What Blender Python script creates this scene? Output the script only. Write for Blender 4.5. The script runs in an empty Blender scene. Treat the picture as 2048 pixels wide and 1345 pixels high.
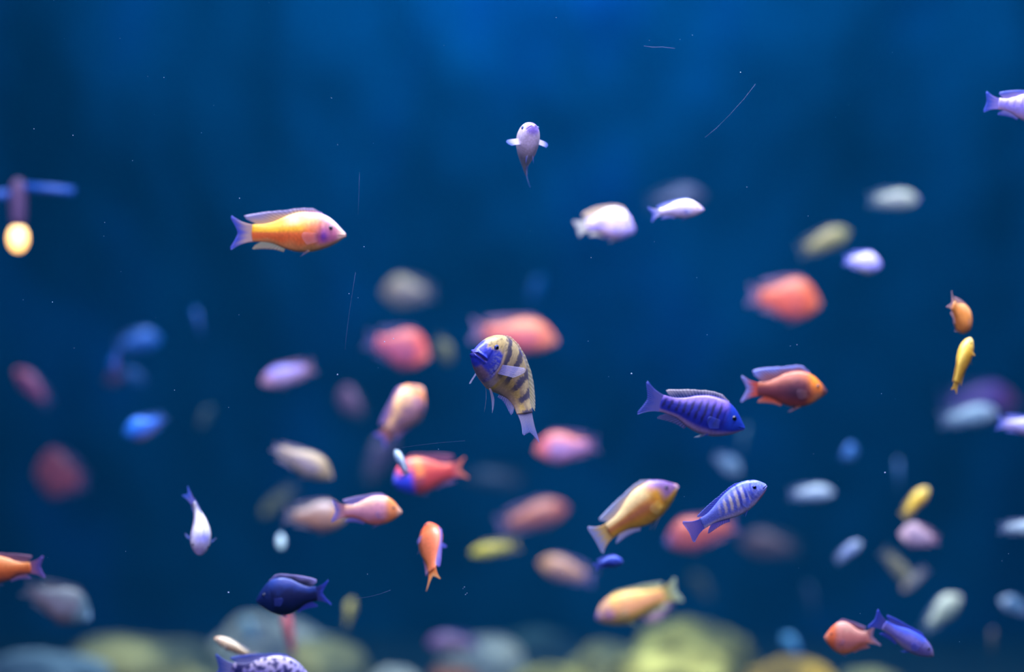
import bpy, math, random
import numpy as np
from mathutils import Vector, Matrix, noise

random.seed(7)
sc = bpy.context.scene
COL = sc.collection

# ---------------------------------------------------------------- camera
FD = 2.655                       # focus distance
LENS = 85.0
F = LENS / 36.0 * 2048.0         # focal length in pixels of the 2048 frame
CZ = 1.5
KA = F * 0.0607                  # blur circle in pixels = KA * |1/FD - 1/D|
cam = bpy.data.cameras.new('camera')
cam.lens = LENS
cam.sensor_width = 36.0
cam.clip_start = 0.05
cam.clip_end = 60
cam.dof.use_dof = True
cam.dof.focus_distance = FD
cam.dof.aperture_fstop = 1.4
camo = bpy.data.objects.new('camera', cam)
camo.location = (0, 0, CZ)
camo.rotation_euler = (math.radians(90), 0, 0)
COL.objects.link(camo)
sc.camera = camo

# ---------------------------------------------------------------- view + world
vs = sc.view_settings
vs.view_transform = 'Standard'
vs.look = 'None'
vs.gamma = 1.0
vs.use_curve_mapping = False
vs.exposure = 0.0
sc.cycles.use_denoising = True
sc.cycles.max_bounces = 6
sc.cycles.diffuse_bounces = 2
sc.cycles.glossy_bounces = 2
sc.cycles.transmission_bounces = 4
sc.cycles.transparent_max_bounces = 12
sc.cycles.volume_bounces = 0

w = bpy.data.worlds.new('dark_hall')
sc.world = w
w.use_nodes = True
bg = w.node_tree.nodes['Background']
bg.inputs[0].default_value = (0.10, 0.22, 0.85, 1)
bg.inputs[1].default_value = 0.05

# ---------------------------------------------------------------- lights (rows of aquarium lamps above the water, added fill light in front)
def area(name, loc, target, sx, sy, power, color, spread=180):
    l = bpy.data.lights.new(name, 'AREA')
    l.shape = 'RECTANGLE'
    l.size, l.size_y = sx, sy
    l.energy = power
    l.color = color
    l.spread = math.radians(spread)
    o = bpy.data.objects.new(name, l)
    o.location = loc
    o.rotation_euler = (Vector(target) - Vector(loc)).to_track_quat('-Z', 'Y').to_euler()
    COL.objects.link(o)
    return o
area('front_lamp_row', (0.1, 2.72, 2.95), (0.1, 3.3, 1.2), 2.2, 0.3, 74, (1.0, 0.94, 0.98), 92)
area('middle_lamp_row', (0.2, 4.1, 3.0), (0.2, 4.3, 1.0), 2.4, 0.5, 25, (0.98, 0.92, 1.0), 95)
area('back_wall_lamp', (0.25, 5.75, 3.05), (0.25, 6.3, 1.9), 1.8, 0.3, 62, (0.06, 0.50, 1.0))
area('front_fill', (0.0, 0.7, 3.2), (0, 3.0, 1.3), 2.5, 0.8, 21, (0.84, 0.70, 1.0), 60)  # added fill from the front to brighten the fish flanks

# ---------------------------------------------------------------- helpers
def lin(c):
    c = c.lstrip('#')
    r = [int(c[i:i + 2], 16) / 255 for i in (0, 2, 4)]
    return np.array([v / 12.92 if v <= 0.04045 else ((v + 0.055) / 1.055) ** 2.4 for v in r])

def P(px, py, D):
    return Vector(((px - 1024) / F * D, D, CZ - (py - 672.5) / F * D))

def depth_of(c):
    return 1.0 / (1.0 / FD - c / KA)

def link(name, me, parent=None, mat=None):
    o = bpy.data.objects.new(name, me)
    COL.objects.link(o)
    if mat: me.materials.append(mat)
    if parent is not None: o.parent = parent
    return o

def mesh(name, V, Fc, colors=None, uvs=None, smooth=True):
    me = bpy.data.meshes.new(name)
    me.from_pydata([tuple(v) for v in V], [], Fc)
    if smooth:
        me.polygons.foreach_set('use_smooth', [True] * len(me.polygons))
    if colors is not None:
        a = me.color_attributes.new('paint', 'FLOAT_COLOR', 'POINT')
        a.data.foreach_set('color', np.asarray(colors, dtype=np.float32).ravel())
    if uvs is not None:
        uvl = me.uv_layers.new(name='UVMap')
        li = np.empty(len(me.loops), dtype=np.int32)
        me.loops.foreach_get('vertex_index', li)
        uvl.data.foreach_set('uv', np.asarray(uvs, dtype=np.float32)[li].ravel())
    me.update()
    return me

def tag(o, label=None, cat=None, group=None, kind=None):
    if label: o['label'] = label
    if cat: o['category'] = cat
    if group: o['group'] = group
    if kind: o['kind'] = kind
    return o

def new_mat(name):
    m = bpy.data.materials.new(name)
    m.use_nodes = True
    nt = m.node_tree
    for n in list(nt.nodes): nt.nodes.remove(n)
    out = nt.nodes.new('ShaderNodeOutputMaterial')
    return m, nt, out

# ---------------------------------------------------------------- materials
def mat_skin():
    m, nt, out = new_mat('fish_skin')
    b = nt.nodes.new('ShaderNodeBsdfPrincipled')
    at = nt.nodes.new('ShaderNodeAttribute'); at.attribute_name = 'paint'
    uv = nt.nodes.new('ShaderNodeUVMap')
    mp = nt.nodes.new('ShaderNodeMapping'); mp.inputs['Scale'].default_value = (46, 30, 1)
    vo = nt.nodes.new('ShaderNodeTexVoronoi'); vo.feature = 'F1'; vo.inputs['Scale'].default_value = 1.0
    nt.links.new(uv.outputs[0], mp.inputs[0]); nt.links.new(mp.outputs[0], vo.inputs['Vector'])
    mr = nt.nodes.new('ShaderNodeMapRange')
    mr.inputs[1].default_value = 0.15; mr.inputs[2].default_value = 0.75
    mr.inputs[3].default_value = 1.06; mr.inputs[4].default_value = 0.82
    nt.links.new(vo.outputs['Distance'], mr.inputs[0])
    mx = nt.nodes.new('ShaderNodeMix'); mx.data_type = 'RGBA'; mx.blend_type = 'MULTIPLY'
    mx.inputs[0].default_value = 1.0
    nt.links.new(at.outputs['Color'], mx.inputs[6]); nt.links.new(mr.outputs[0], mx.inputs[7])
    nt.links.new(mx.outputs[2], b.inputs['Base Color'])
    b.inputs['Roughness'].default_value = 0.38
    b.inputs['Specular IOR Level'].default_value = 0.55
    bp = nt.nodes.new('ShaderNodeBump'); bp.inputs['Strength'].default_value = 0.10
    bp.inputs['Distance'].default_value = 0.001
    nt.links.new(vo.outputs['Distance'], bp.inputs['Height'])
    nt.links.new(bp.outputs[0], b.inputs['Normal'])
    nt.links.new(b.outputs[0], out.inputs[0])
    return m

def mat_fin():
    m, nt, out = new_mat('fin_membrane')
    at = nt.nodes.new('ShaderNodeAttribute'); at.attribute_name = 'paint'
    uv = nt.nodes.new('ShaderNodeUVMap')
    sp = nt.nodes.new('ShaderNodeSeparateXYZ'); nt.links.new(uv.outputs[0], sp.inputs[0])
    ml = nt.nodes.new('ShaderNodeMath'); ml.operation = 'MULTIPLY'; ml.inputs[1].default_value = 2 * math.pi
    nt.links.new(sp.outputs[0], ml.inputs[0])
    sn = nt.nodes.new('ShaderNodeMath'); sn.operation = 'SINE'; nt.links.new(ml.outputs[0], sn.inputs[0])
    mr = nt.nodes.new('ShaderNodeMapRange')
    mr.inputs[1].default_value = -0.2; mr.inputs[2].default_value = 0.9
    mr.inputs[3].default_value = 0.0; mr.inputs[4].default_value = 1.0
    nt.links.new(sn.outputs[0], mr.inputs[0])
    # colour: rays a little paler than the web between them
    mx = nt.nodes.new('ShaderNodeMix'); mx.data_type = 'RGBA'
    sc_ = nt.nodes.new('ShaderNodeMath'); sc_.operation = 'MULTIPLY'; sc_.inputs[1].default_value = 0.14
    nt.links.new(mr.outputs[0], sc_.inputs[0]); nt.links.new(sc_.outputs[0], mx.inputs[0])
    nt.links.new(at.outputs['Color'], mx.inputs[6]); mx.inputs[7].default_value = (0.85, 0.85, 1, 1)
    df = nt.nodes.new('ShaderNodeBsdfPrincipled'); df.inputs['Roughness'].default_value = 0.45
    nt.links.new(mx.outputs[2], df.inputs['Base Color'])
    tl = nt.nodes.new('ShaderNodeBsdfTranslucent'); nt.links.new(mx.outputs[2], tl.inputs[0])
    m1 = nt.nodes.new('ShaderNodeMixShader'); m1.inputs[0].default_value = 0.45
    nt.links.new(df.outputs[0], m1.inputs[1]); nt.links.new(tl.outputs[0], m1.inputs[2])
    tr = nt.nodes.new('ShaderNodeBsdfTransparent')
    m2 = nt.nodes.new('ShaderNodeMixShader')
    # opacity = alpha + rays
    ma = nt.nodes.new('ShaderNodeMath'); ma.operation = 'MULTIPLY_ADD'; ma.use_clamp = True
    rs = nt.nodes.new('ShaderNodeMath'); rs.operation = 'MULTIPLY'; rs.inputs[1].default_value = 0.55
    nt.links.new(mr.outputs[0], rs.inputs[0]); nt.links.new(rs.outputs[0], ma.inputs[0])
    nt.links.new(at.outputs['Alpha'], ma.inputs[1])
    nt.links.new(at.outputs['Alpha'], ma.inputs[2])
    nt.links.new(ma.outputs[0], m2.inputs[0])
    nt.links.new(tr.outputs[0], m2.inputs[1]); nt.links.new(m1.outputs[0], m2.inputs[2])
    nt.links.new(m2.outputs[0], out.inputs[0])
    return m

def mat_plain(name, col, rough=0.5, emis=None, strength=0, spec=0.5):
    m, nt, out = new_mat(name)
    b = nt.nodes.new('ShaderNodeBsdfPrincipled')
    b.inputs['Base Color'].default_value = (*lin(col), 1)
    b.inputs['Roughness'].default_value = rough
    b.inputs['Specular IOR Level'].default_value = spec
    if emis:
        b.inputs['Emission Color'].default_value = (*lin(emis), 1)
        b.inputs['Emission Strength'].default_value = strength
    nt.links.new(b.outputs[0], out.inputs[0])
    return m

def mat_noise(name, cols, scale=(3, 3, 3), detail=4, rough=0.9, bump=0.3, seed=0.0, pos=(0.3, 0.5, 0.7)):
    m, nt, out = new_mat(name)
    b = nt.nodes.new('ShaderNodeBsdfPrincipled')
    b.inputs['Roughness'].default_value = rough
    b.inputs['Specular IOR Level'].default_value = 0.15
    tc = nt.nodes.new('ShaderNodeTexCoord')
    mp = nt.nodes.new('ShaderNodeMapping'); mp.inputs['Scale'].default_value = scale
    mp.inputs['Location'].default_value = (seed, seed * 1.7, seed * 0.6)
    nz = nt.nodes.new('ShaderNodeTexNoise'); nz.inputs['Scale'].default_value = 1.0; nz.inputs['Detail'].default_value = detail
    cr = nt.nodes.new('ShaderNodeValToRGB')
    el = cr.color_ramp.elements
    while len(el) < len(cols): el.new(0.5)
    for e, c, p in zip(el, cols, pos):
        e.position = p; e.color = (*lin(c), 1)
    nt.links.new(tc.outputs['Object'], mp.inputs[0]); nt.links.new(mp.outputs[0], nz.inputs['Vector'])
    nt.links.new(nz.outputs['Fac'], cr.inputs[0]); nt.links.new(cr.outputs[0], b.inputs['Base Color'])
    bp = nt.nodes.new('ShaderNodeBump'); bp.inputs['Strength'].default_value = bump; bp.inputs['Distance'].default_value = 0.02
    nt.links.new(nz.outputs['Fac'], bp.inputs['Height']); nt.links.new(bp.outputs[0], b.inputs['Normal'])
    nt.links.new(b.outputs[0], out.inputs[0])
    return m

SKIN, FIN = mat_skin(), mat_fin()
EYE_DARK = mat_plain('pupil_black', '#02030a', 0.08, spec=0.8)

# ---------------------------------------------------------------- the tank
TX, Y0, Y1, Z0, Z1 = 1.75, 2.60, 6.3, 0.72, 3.1

def box(x0, x1, y0, y1, z0, z1):
    V = [(x, y, z) for z in (z0, z1) for y in (y0, y1) for x in (x0, x1)]
    Fc = [(0, 2, 3, 1), (4, 5, 7, 6), (0, 1, 5, 4), (2, 6, 7, 3), (0, 4, 6, 2), (1, 3, 7, 5)]
    return V, Fc

def rough_wall(name, p0, du, dv, nrm, nu, nv, amp, mat):
    # a lumpy cast-rock wall with real relief, closed at the back
    V, Fc = [], []
    p0, du, dv, nrm = map(Vector, (p0, du, dv, nrm))
    for j in range(nv + 1):
        for i in range(nu + 1):
            p = p0 + du * (i / nu) + dv * (j / nv)
            h = noise.fractal(Vector((p.x * 3.2, p.y * 3.2, p.z * 1.4)), 1.0, 2.1, 4) * amp
            V.append(p + nrm * h)
    for j in range(nv):
        for i in range(nu):
            a = j * (nu + 1) + i
            Fc.append((a, a + 1, a + nu + 2, a + nu + 1))
    n = len(V)
    cs = [p0, p0 + du, p0 + du + dv, p0 + dv]
    V += [c - nrm * 0.12 for c in cs]
    Fc += [(n + 3, n + 2, n + 1, n)]
    b = [0, nu, (nv + 1) * (nu + 1) - 1, nv * (nu + 1)]
    for k in range(4):
        Fc.append((b[k], n + k, n + (k + 1) % 4, b[(k + 1) % 4]))
    return tag(link(name, mesh(name, V, Fc), mat=mat), kind='structure')

wall_blue = mat_noise('blue_rock_wall', ['#00384c', '#004862', '#004676'], scale=(2.2, 2.2, 0.9), detail=5, pos=(0.36, 0.52, 0.66))
rough_wall('wall_back', (-TX, Y1, Z0), (2 * TX, 0, 0), (0, 0, Z1 - Z0), (0, -1, 0), 90, 60, 0.10, wall_blue)
side_blue = mat_noise('dark_blue_side_wall', ['#041c48', '#06306c', '#073a80'], scale=(2, 2, 1), detail=5)
rough_wall('wall_left', (-TX, Y0, Z0), (0, Y1 - Y0, 0), (0, 0, Z1 - Z0), (1, 0, 0), 70, 50, 0.07, side_blue)
rough_wall('wall_right', (TX, Y1, Z0), (0, Y0 - Y1, 0), (0, 0, Z1 - Z0), (-1, 0, 0), 70, 50, 0.07, side_blue)

gravel = mat_noise('dark_gravel', ['#10202c', '#27363a', '#3a4038'], scale=(30, 30, 30), detail=6, bump=0.6)
fv, ff = [], []
NX, NY = 80, 80
for j in range(NY + 1):
    for i in range(NX + 1):
        x = -TX + 2 * TX * i / NX; y = Y0 + (Y1 - Y0) * j / NY
        fv.append((x, y, Z0 + 0.03 * noise.noise(Vector((x * 3, y * 3, 0))) + 0.01 * noise.noise(Vector((x * 14, y * 14, 3)))))
for j in range(NY):
    for i in range(NX):
        a = j * (NX + 1) + i
        ff.append((a, a + 1, a + NX + 2, a + NX + 1))
tag(link('floor', mesh('floor', fv, ff), mat=gravel), kind='structure')

# front pane: clear glass, thin slab
gm, nt, out = new_mat('clear_pane')
fr = nt.nodes.new('ShaderNodeFresnel'); fr.inputs[0].default_value = 1.45
gl = nt.nodes.new('ShaderNodeBsdfGlossy'); gl.inputs['Roughness'].default_value = 0.0
tr = nt.nodes.new('ShaderNodeBsdfTransparent'); tr.inputs[0].default_value = (0.98, 0.99, 1, 1)
mx = nt.nodes.new('ShaderNodeMixShader')
nt.links.new(fr.outputs[0], mx.inputs[0]); nt.links.new(tr.outputs[0], mx.inputs[1]); nt.links.new(gl.outputs[0], mx.inputs[2])
nt.links.new(mx.outputs[0], out.inputs[0])
V, Fc = box(-TX, TX, Y0, Y0 + 0.012, Z0 - 0.02, Z1)
pane = tag(link('window_1', mesh('window_1', V, Fc, smooth=False), mat=gm), kind='structure')

scratch_mat = mat_plain('scratch_white', '#7090d0', 0.5)
def tube(name, pts, r, mat, parent=None, seg=6):
    V, Fc = [], []
    pts = [Vector(p) for p in pts]
    for i, p in enumerate(pts):
        t = (pts[min(i + 1, len(pts) - 1)] - pts[max(i - 1, 0)]).normalized()
        a = t.orthogonal().normalized(); b = t.cross(a)
        rr = r[i] if isinstance(r, (list, tuple)) else r
        for k in range(seg):
            an = 2 * math.pi * k / seg
            V.append(p + (a * math.cos(an) + b * math.sin(an)) * rr)
    for i in range(len(pts) - 1):
        for k in range(seg):
            q = (k + 1) % seg
            Fc.append((i * seg + k, i * seg + q, (i + 1) * seg + q, (i + 1) * seg + k))
    Fc.append(tuple(range(seg))[::-1]); Fc.append(tuple((len(pts) - 1) * seg + k for k in range(seg)))
    return link(name, mesh(name, V, Fc), parent, mat)

GY = Y0 + 0.012
for pts, r in [
    ([(1288, 92), (1305, 94.5), (1325, 94), (1350, 97)], 0.00024),
    ([(1410, 275), (1432, 257), (1460, 229), (1488, 198), (1511, 168)], 0.00020),
    ([(719, 345), (718, 385), (716, 430)], 0.00006),
    ([(711, 545), (704, 590), (698, 630), (693, 670), (690, 700)], 0.00008),
    ([(712, 1198), (735, 1195), (760, 1189), (781, 1181)], 0.00013),
    ([(790, 898), (830, 892), (880, 886), (930, 882)], 0.00007)]:
    tube('scratch', [P(x, y, GY) for x, y in pts], r, scratch_mat, pane)

# water: thin blue haze filling the tank
wm, nt, out = new_mat('tank_water')
vsn = nt.nodes.new('ShaderNodeVolumeScatter')
vsn.inputs['Color'].default_value = (0.0, 0.32, 0.8, 1); vsn.inputs['Density'].default_value = 0.045
vsn.inputs['Anisotropy'].default_value = 0.2
van = nt.nodes.new('ShaderNodeVolumeAbsorption')
van.inputs['Color'].default_value = (0.35, 0.60, 0.75, 1); van.inputs['Density'].default_value = 0.34
ad = nt.nodes.new('ShaderNodeAddShader')
nt.links.new(vsn.outputs[0], ad.inputs[0]); nt.links.new(van.outputs[0], ad.inputs[1]); nt.links.new(ad.outputs[0], out.inputs['Volume'])
V, Fc = box(-TX + 0.001, TX - 0.001, Y0 + 0.014, Y1 + 0.02, Z0 - 0.05, 2.9)
water = tag(link('tank_water', mesh('tank_water', V, Fc, smooth=False), mat=wm),
            'clear blue water filling the whole aquarium behind the front glass', 'water', kind='stuff')

# ---------------------------------------------------------------- fish
def interp(pts):
    xs = np.array([p[0] for p in pts], float); ys = np.array([p[1] for p in pts], float)
    m = np.gradient(ys, xs)
    def f(x):
        x = np.clip(x, xs[0], xs[-1])
        i = np.clip(np.searchsorted(xs, x) - 1, 0, len(xs) - 2)
        h = xs[i + 1] - xs[i]; t = (x - xs[i]) / h
        return ((2 * t**3 - 3 * t**2 + 1) * ys[i] + (t**3 - 2 * t**2 + t) * h * m[i]
                + (-2 * t**3 + 3 * t**2) * ys[i + 1] + (t**3 - t**2) * h * m[i + 1])
    return f

SHAPES = {
    'blunt': dict(
        top=[(0, .022), (.03, .054), (.08, .096), (.15, .130), (.24, .155), (.36, .165), (.48, .156), (.62, .130), (.76, .090), (.88, .064), (1, .060)],
        bot=[(0, -.020), (.03, -.044), (.08, -.066), (.16, -.092), (.27, -.118), (.40, -.132), (.54, -.124), (.66, -.100), (.78, -.072), (.88, -.059), (1, -.057)],
        wid=[(0, .020), (.03, .038), (.09, .058), (.18, .074), (.30, .082), (.44, .074), (.60, .054), (.76, .034), (.88, .019), (1, .011)]),
    'round': dict(
        top=[(0, .012), (.03, .034), (.08, .066), (.15, .105), (.24, .140), (.36, .160), (.48, .158), (.62, .135), (.76, .092), (.88, .064), (1, .060)],
        bot=[(0, -.012), (.03, -.030), (.08, -.052), (.16, -.085), (.27, -.118), (.40, -.138), (.54, -.132), (.66, -.108), (.78, -.074), (.88, -.059), (1, -.057)],
        wid=[(0, .010), (.03, .026), (.09, .047), (.18, .068), (.30, .080), (.44, .076), (.60, .056), (.76, .034), (.88, .019), (1, .011)]),
    'slim': dict(
        top=[(0, .012), (.03, .033), (.08, .062), (.15, .088), (.24, .106), (.36, .115), (.50, .112), (.64, .098), (.78, .072), (.89, .059), (1, .056)],
        bot=[(0, -.012), (.03, -.028), (.08, -.046), (.16, -.070), (.27, -.092), (.40, -.104), (.54, -.100), (.66, -.084), (.78, -.062), (.89, -.054), (1, -.053)],
        wid=[(0, .014), (.03, .030), (.09, .050), (.18, .066), (.30, .074), (.44, .070), (.60, .052), (.76, .032), (.88, .018), (1, .010)]),
    'pointed': dict(
        top=[(0, .012), (.04, .036), (.10, .074), (.18, .112), (.27, .136), (.38, .142), (.50, .138), (.64, .112), (.77, .076), (.88, .059), (1, .056)],
        bot=[(0, -.012), (.04, -.028), (.10, -.054), (.20, -.084), (.32, -.108), (.43, -.116), (.55, -.112), (.67, -.090), (.78, -.064), (.88, -.056), (1, -.054)],
        wid=[(0, .008), (.04, .020), (.10, .040), (.19, .062), (.30, .074), (.44, .070), (.60, .052), (.76, .032), (.88, .018), (1, .010)]),
}

def sm(a, b, x):
    t = np.clip((x - a) / (b - a), 0, 1)
    return t * t * (3 - 2 * t)

STY = {  # colours of each kind of fish: back, side, belly, head, snout, fin root, fin edge
    'orange_yellow': dict(back='#ffd060', side='#f0702c', belly='#e09050', head='#b86a9a', snout='#f6c8b8', fin='#e8c8b0', fin2='#6a78e8'),
    'peach':  dict(back='#f8a878', side='#f08868', belly='#d87868', head='#f89448', snout='#f8c0a8', fin='#d898b0', fin2='#9a88e0'),
    'coral':  dict(back='#f8845c', side='#e05840', belly='#b44850', head='#f86838', snout='#f09078', fin='#d07878', fin2='#a888c8'),
    'red':    dict(back='#e06050', side='#b83c40', belly='#883040', head='#e86048', snout='#e88068', fin='#984868', fin2='#5a4a98'),
    'copper': dict(back='#c06848', side='#7c3840', belly='#883828', head='#e87c28', snout='#6c4048', fin='#f06030', fin2='#a8a8f0'),
    'lavender': dict(back='#d8d0f8', side='#9a90e8', belly='#a890c0', head='#b0a8f8', snout='#b8a8e8', fin='#a8a8f0', fin2='#4868e8'),
    'pinkgrey': dict(back='#d8b8c8', side='#a878a8', belly='#88688c', head='#c088a8', snout='#c890a0', fin='#b87888', fin2='#90709c'),
    'cream':  dict(back='#f0e8f0', side='#c8b0e0', belly='#b898b0', head='#c0b0f4', snout='#c0b0f0', fin='#e8dcc8', fin2='#d8d4e0'),
    'white':  dict(back='#f4f0ff', side='#c8bce8', belly='#b0a4c8', head='#dcd0f4', snout='#c8b8f0', fin='#d0d0ff', fin2='#5878f0'),
    'yellow': dict(back='#f8d050', side='#f0b838', belly='#c8982c', head='#f8d060', snout='#f0d890', fin='#e8c040', fin2='#d0b060'),
    'orange': dict(back='#f8b070', side='#f09848', belly='#d08038', head='#f8a048', snout='#f0b070', fin='#e8b8a8', fin2='#d8b0c0'),
    'tan':    dict(back='#c8b090', side='#98808c', belly='#988060', head='#b89878', snout='#a89080', fin='#9c8880', fin2='#8878a0'),
    'olive':  dict(back='#a8a070', side='#888060', belly='#706850', head='#a8a068', snout='#908858', fin='#807c68', fin2='#687080'),
    'navy':   dict(back='#2444a0', side='#101c58', belly='#080e34', head='#14286c', snout='#182c78', fin='#2440c8', fin2='#3454e8'),
    'blue':   dict(back='#6078e8', side='#3c50d0', belly='#5058a8', head='#4860e0', snout='#5068e0', fin='#5068e0', fin2='#3860f0'),
    'sky':    dict(back='#2c74d0', side='#1854b8', belly='#2c5088', head='#2068d0', snout='#2870c8', fin='#1c60c8', fin2='#1458b0'),
    'grey':   dict(back='#b0c0cc', side='#8898b8', belly='#7080a0', head='#98a8c0', snout='#90a0b8', fin='#8090b0', fin2='#6078b0'),
    'pale':   dict(back='#c8ccb8', side='#98a498', belly='#80887c', head='#c0c4b0', snout='#a8a8b0', fin='#8898a0', fin2='#5c80b0'),
    'purple': dict(back='#8c58b0', side='#7048a0', belly='#703c68', head='#a04888', snout='#984880', fin='#5848a0', fin2='#4848a0'),
    'brown':  dict(back='#806060', side='#684c54', belly='#584248', head='#785858', snout='#706058', fin='#584c58', fin2='#484c64'),
}

def fish(label, sty, pos, c, shape='round', H=1.0, W=1.0, bend=0.0, vbend=0.0, roll=0.0, res=1, yaw_up=None,
         dorsal=1.0, lobe=1.0, anal=1.0, pelvic=1.0, pect=18, pect_len=1.0, tilt=(0, 0), tail=1.0, fork=0.3, tailspread=1.0, alpha=0.62,
         paint=None, fins=None, group=None, D=None, eye=True, mouth=1.0, name='cichlid_fish', eye_s=0.15, eye_r=0.021, lip=(0.0085, 0.005, 0.0035, 0.10), eye_h=0.40,
         iris=None, up=None, colors=None, pelvic_out=0.25):
    D = D or depth_of(c * (1.45 if c >= 12 else 1.0))
    if pos[0] == 'tn':
        _, tx, ty, nx, ny, th = pos
        cx, cy = (tx + nx) / 2, (ty + ny) / 2
        al = math.degrees(math.atan2(-(ny - ty), nx - tx))
        Lpx = math.hypot(nx - tx, ny - ty) / max(0.25, math.cos(math.radians(th)))
    else:
        _, cx, cy, Lpx, al, th = pos
    L = Lpx * D / F
    a, t = math.radians(al), math.radians(th)
    d = Vector((math.cos(t) * math.cos(a), math.sin(t), math.cos(t) * math.sin(a)))
    u0 = Vector(up) if up else Vector((0, 0, 1))
    u = (u0 - d * d.dot(u0)).normalized()
    u = Matrix.Rotation(math.radians(roll), 3, d) @ u
    yv = u.cross(d)
    R = Matrix((d, yv, u)).transposed().to_4x4()
    root = bpy.data.objects.new(name, None)
    root.empty_display_size = 0.02
    COL.objects.link(root)
    org = P(cx, cy, D)
    if pos[0] == 'n': org = org - d * (0.5 * L)
    root.matrix_world = Matrix.Translation(org) @ R
    tag(root, label, 'fish', group)

    sh = SHAPES[shape]
    H = H * 1.27
    top, bot, wid = interp(sh['top']), interp(sh['bot']), interp(sh['wid'])
    pal = dict(STY[sty]); pal.update(colors or {})
    pc = {k: lin(v) for k, v in pal.items()}
    seed = (hash_str(label) % 1000) * 0.37

    def deform(X):
        X = np.array(X, float)
        x, y, z = X[:, 0].copy(), X[:, 1].copy(), X[:, 2].copy()
        for k, ax in ((bend, 0), (vbend, 1)):
            if abs(k) < 1e-4: continue
            q = y if ax == 0 else z
            x0 = 0.25
            tt = x0 - x
            mk = tt > 0
            an = k * tt
            nx_ = np.where(mk, x0 - np.sin(an) / k + q * np.sin(an), x)
            nq = np.where(mk, (1 - np.cos(an)) / k + q * np.cos(an), q)
            x = nx_
            if ax == 0: y = nq
            else: z = nq
        X = np.stack([x, y, z], 1)
        return X * L

    # ---- body
    ns, npv = {0: (22, 18), 1: (40, 32), 2: (72, 56), 3: (120, 112)}[res]
    S = (np.linspace(0, 1, ns + 1)) ** 1.25
    ph = np.linspace(0, 2 * math.pi, npv, endpoint=False)
    SS, PH = np.meshgrid(S, ph, indexing='ij')
    T, B, Wd = top(SS) * H, bot(SS) * H, wid(SS) * W
    cs, sn = np.cos(PH), np.sin(PH)
    Y = Wd * np.sign(cs) * np.abs(cs) ** 0.92
    Z = np.where(sn > 0, T, -B) * np.sign(sn) * np.abs(sn) ** 1.05
    X = 0.5 - 0.8 * SS
    hN = np.where(sn > 0, sn, sn)            # -1 belly .. 1 back
    # mouth groove and lips
    zm = -0.004 - lip[3] * SS
    g = np.exp(-((Z - zm) / (lip[0] * 0.5)) ** 2) * sm(0.085 * mouth, 0.055 * mouth, SS)
    lips = (np.exp(-((np.abs(Z - zm) - lip[0]) / lip[1]) ** 2)) * sm(0.080 * mouth, 0.05 * mouth, SS)
    Y = Y * (1 - 0.25 * g) + np.sign(cs) * lips * lip[2] * sm(0, 0.3, np.abs(cs))
    X = X - 0.012 * g + 0.55 * lip[2] * lips * np.exp(-SS / 0.03)
    # gill cover edge
    gs = 0.275 - 0.05 * np.clip(hN, -1, 1) ** 2 + 0.01 * hN
    gill = np.exp(-((SS - gs) / 0.010) ** 2) * sm(0.75, 0.45, np.abs(hN))
    Y = Y * (1 - 0.05 * gill)
    # paint
    hb = hN
    n_s = np.zeros_like(SS)
    for i in range(SS.shape[0]):
        for j in range(SS.shape[1]):
            n_s[i, j] = noise.noise(Vector((X[i, j] * 9 + seed, Y[i, j] * 9, Z[i, j] * 9)))
    hq = hb + 0.25 * n_s
    def mixc(A, Bc, f): return A * (1 - f[..., None]) + Bc * f[..., None]
    base = np.broadcast_to(pc['side'], SS.shape + (3,)).copy()
    base = mixc(base, pc['back'], sm(0.15, 0.80, hq))
    base = mixc(base, pc['belly'], sm(-0.35, -0.85, hq))
    base = mixc(base, pc['head'], sm(0.34, 0.20, SS + 0.03 * n_s) * 0.85)
    base = mixc(base, pc['snout'], sm(0.12, 0.04, SS))
    if paint:
        base = paint(base, SS, hb, n_s, X, Y, Z, mixc, seed)
    base = mixc(base, pc['side'] * 0.55, gill * 0.35)
    base = mixc(base, pc['snout'] * 0.25, np.clip(g, 0, 1) * 0.8)
    V = np.stack([X, Y, Z], -1).reshape(-1, 3)
    Cc = base.reshape(-1, 3)
    UV = np.stack([SS, PH / (2 * math.pi) * 1.0], -1).reshape(-1, 2)
    nose = np.array([[X[0].max() + 0.004, 0, -0.002]]); tl_ = np.array([[-0.312, 0, 0.0]])
    V = np.vstack([V, nose, tl_]); Cc = np.vstack([Cc, Cc[:1], Cc[-1:]]); UV = np.vstack([UV, [[0, 0]], [[1, 0]]])
    Fc = []
    for i in range(ns):
        for j in range(npv):
            k = (j + 1) % npv
            Fc.append((i * npv + j, (i + 1) * npv + j, (i + 1) * npv + k, i * npv + k))
    nb = (ns + 1) * npv
    for j in range(npv):
        k = (j + 1) % npv
        Fc.append((nb, j, k)); Fc.append((nb + 1, ns * npv + k, ns * npv + j))
    Cc = np.hstack([np.clip(Cc, 0, 1), np.ones((len(Cc), 1))])
    link('body', mesh('body', deform(V), Fc, Cc, UV), root, SKIN)

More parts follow.
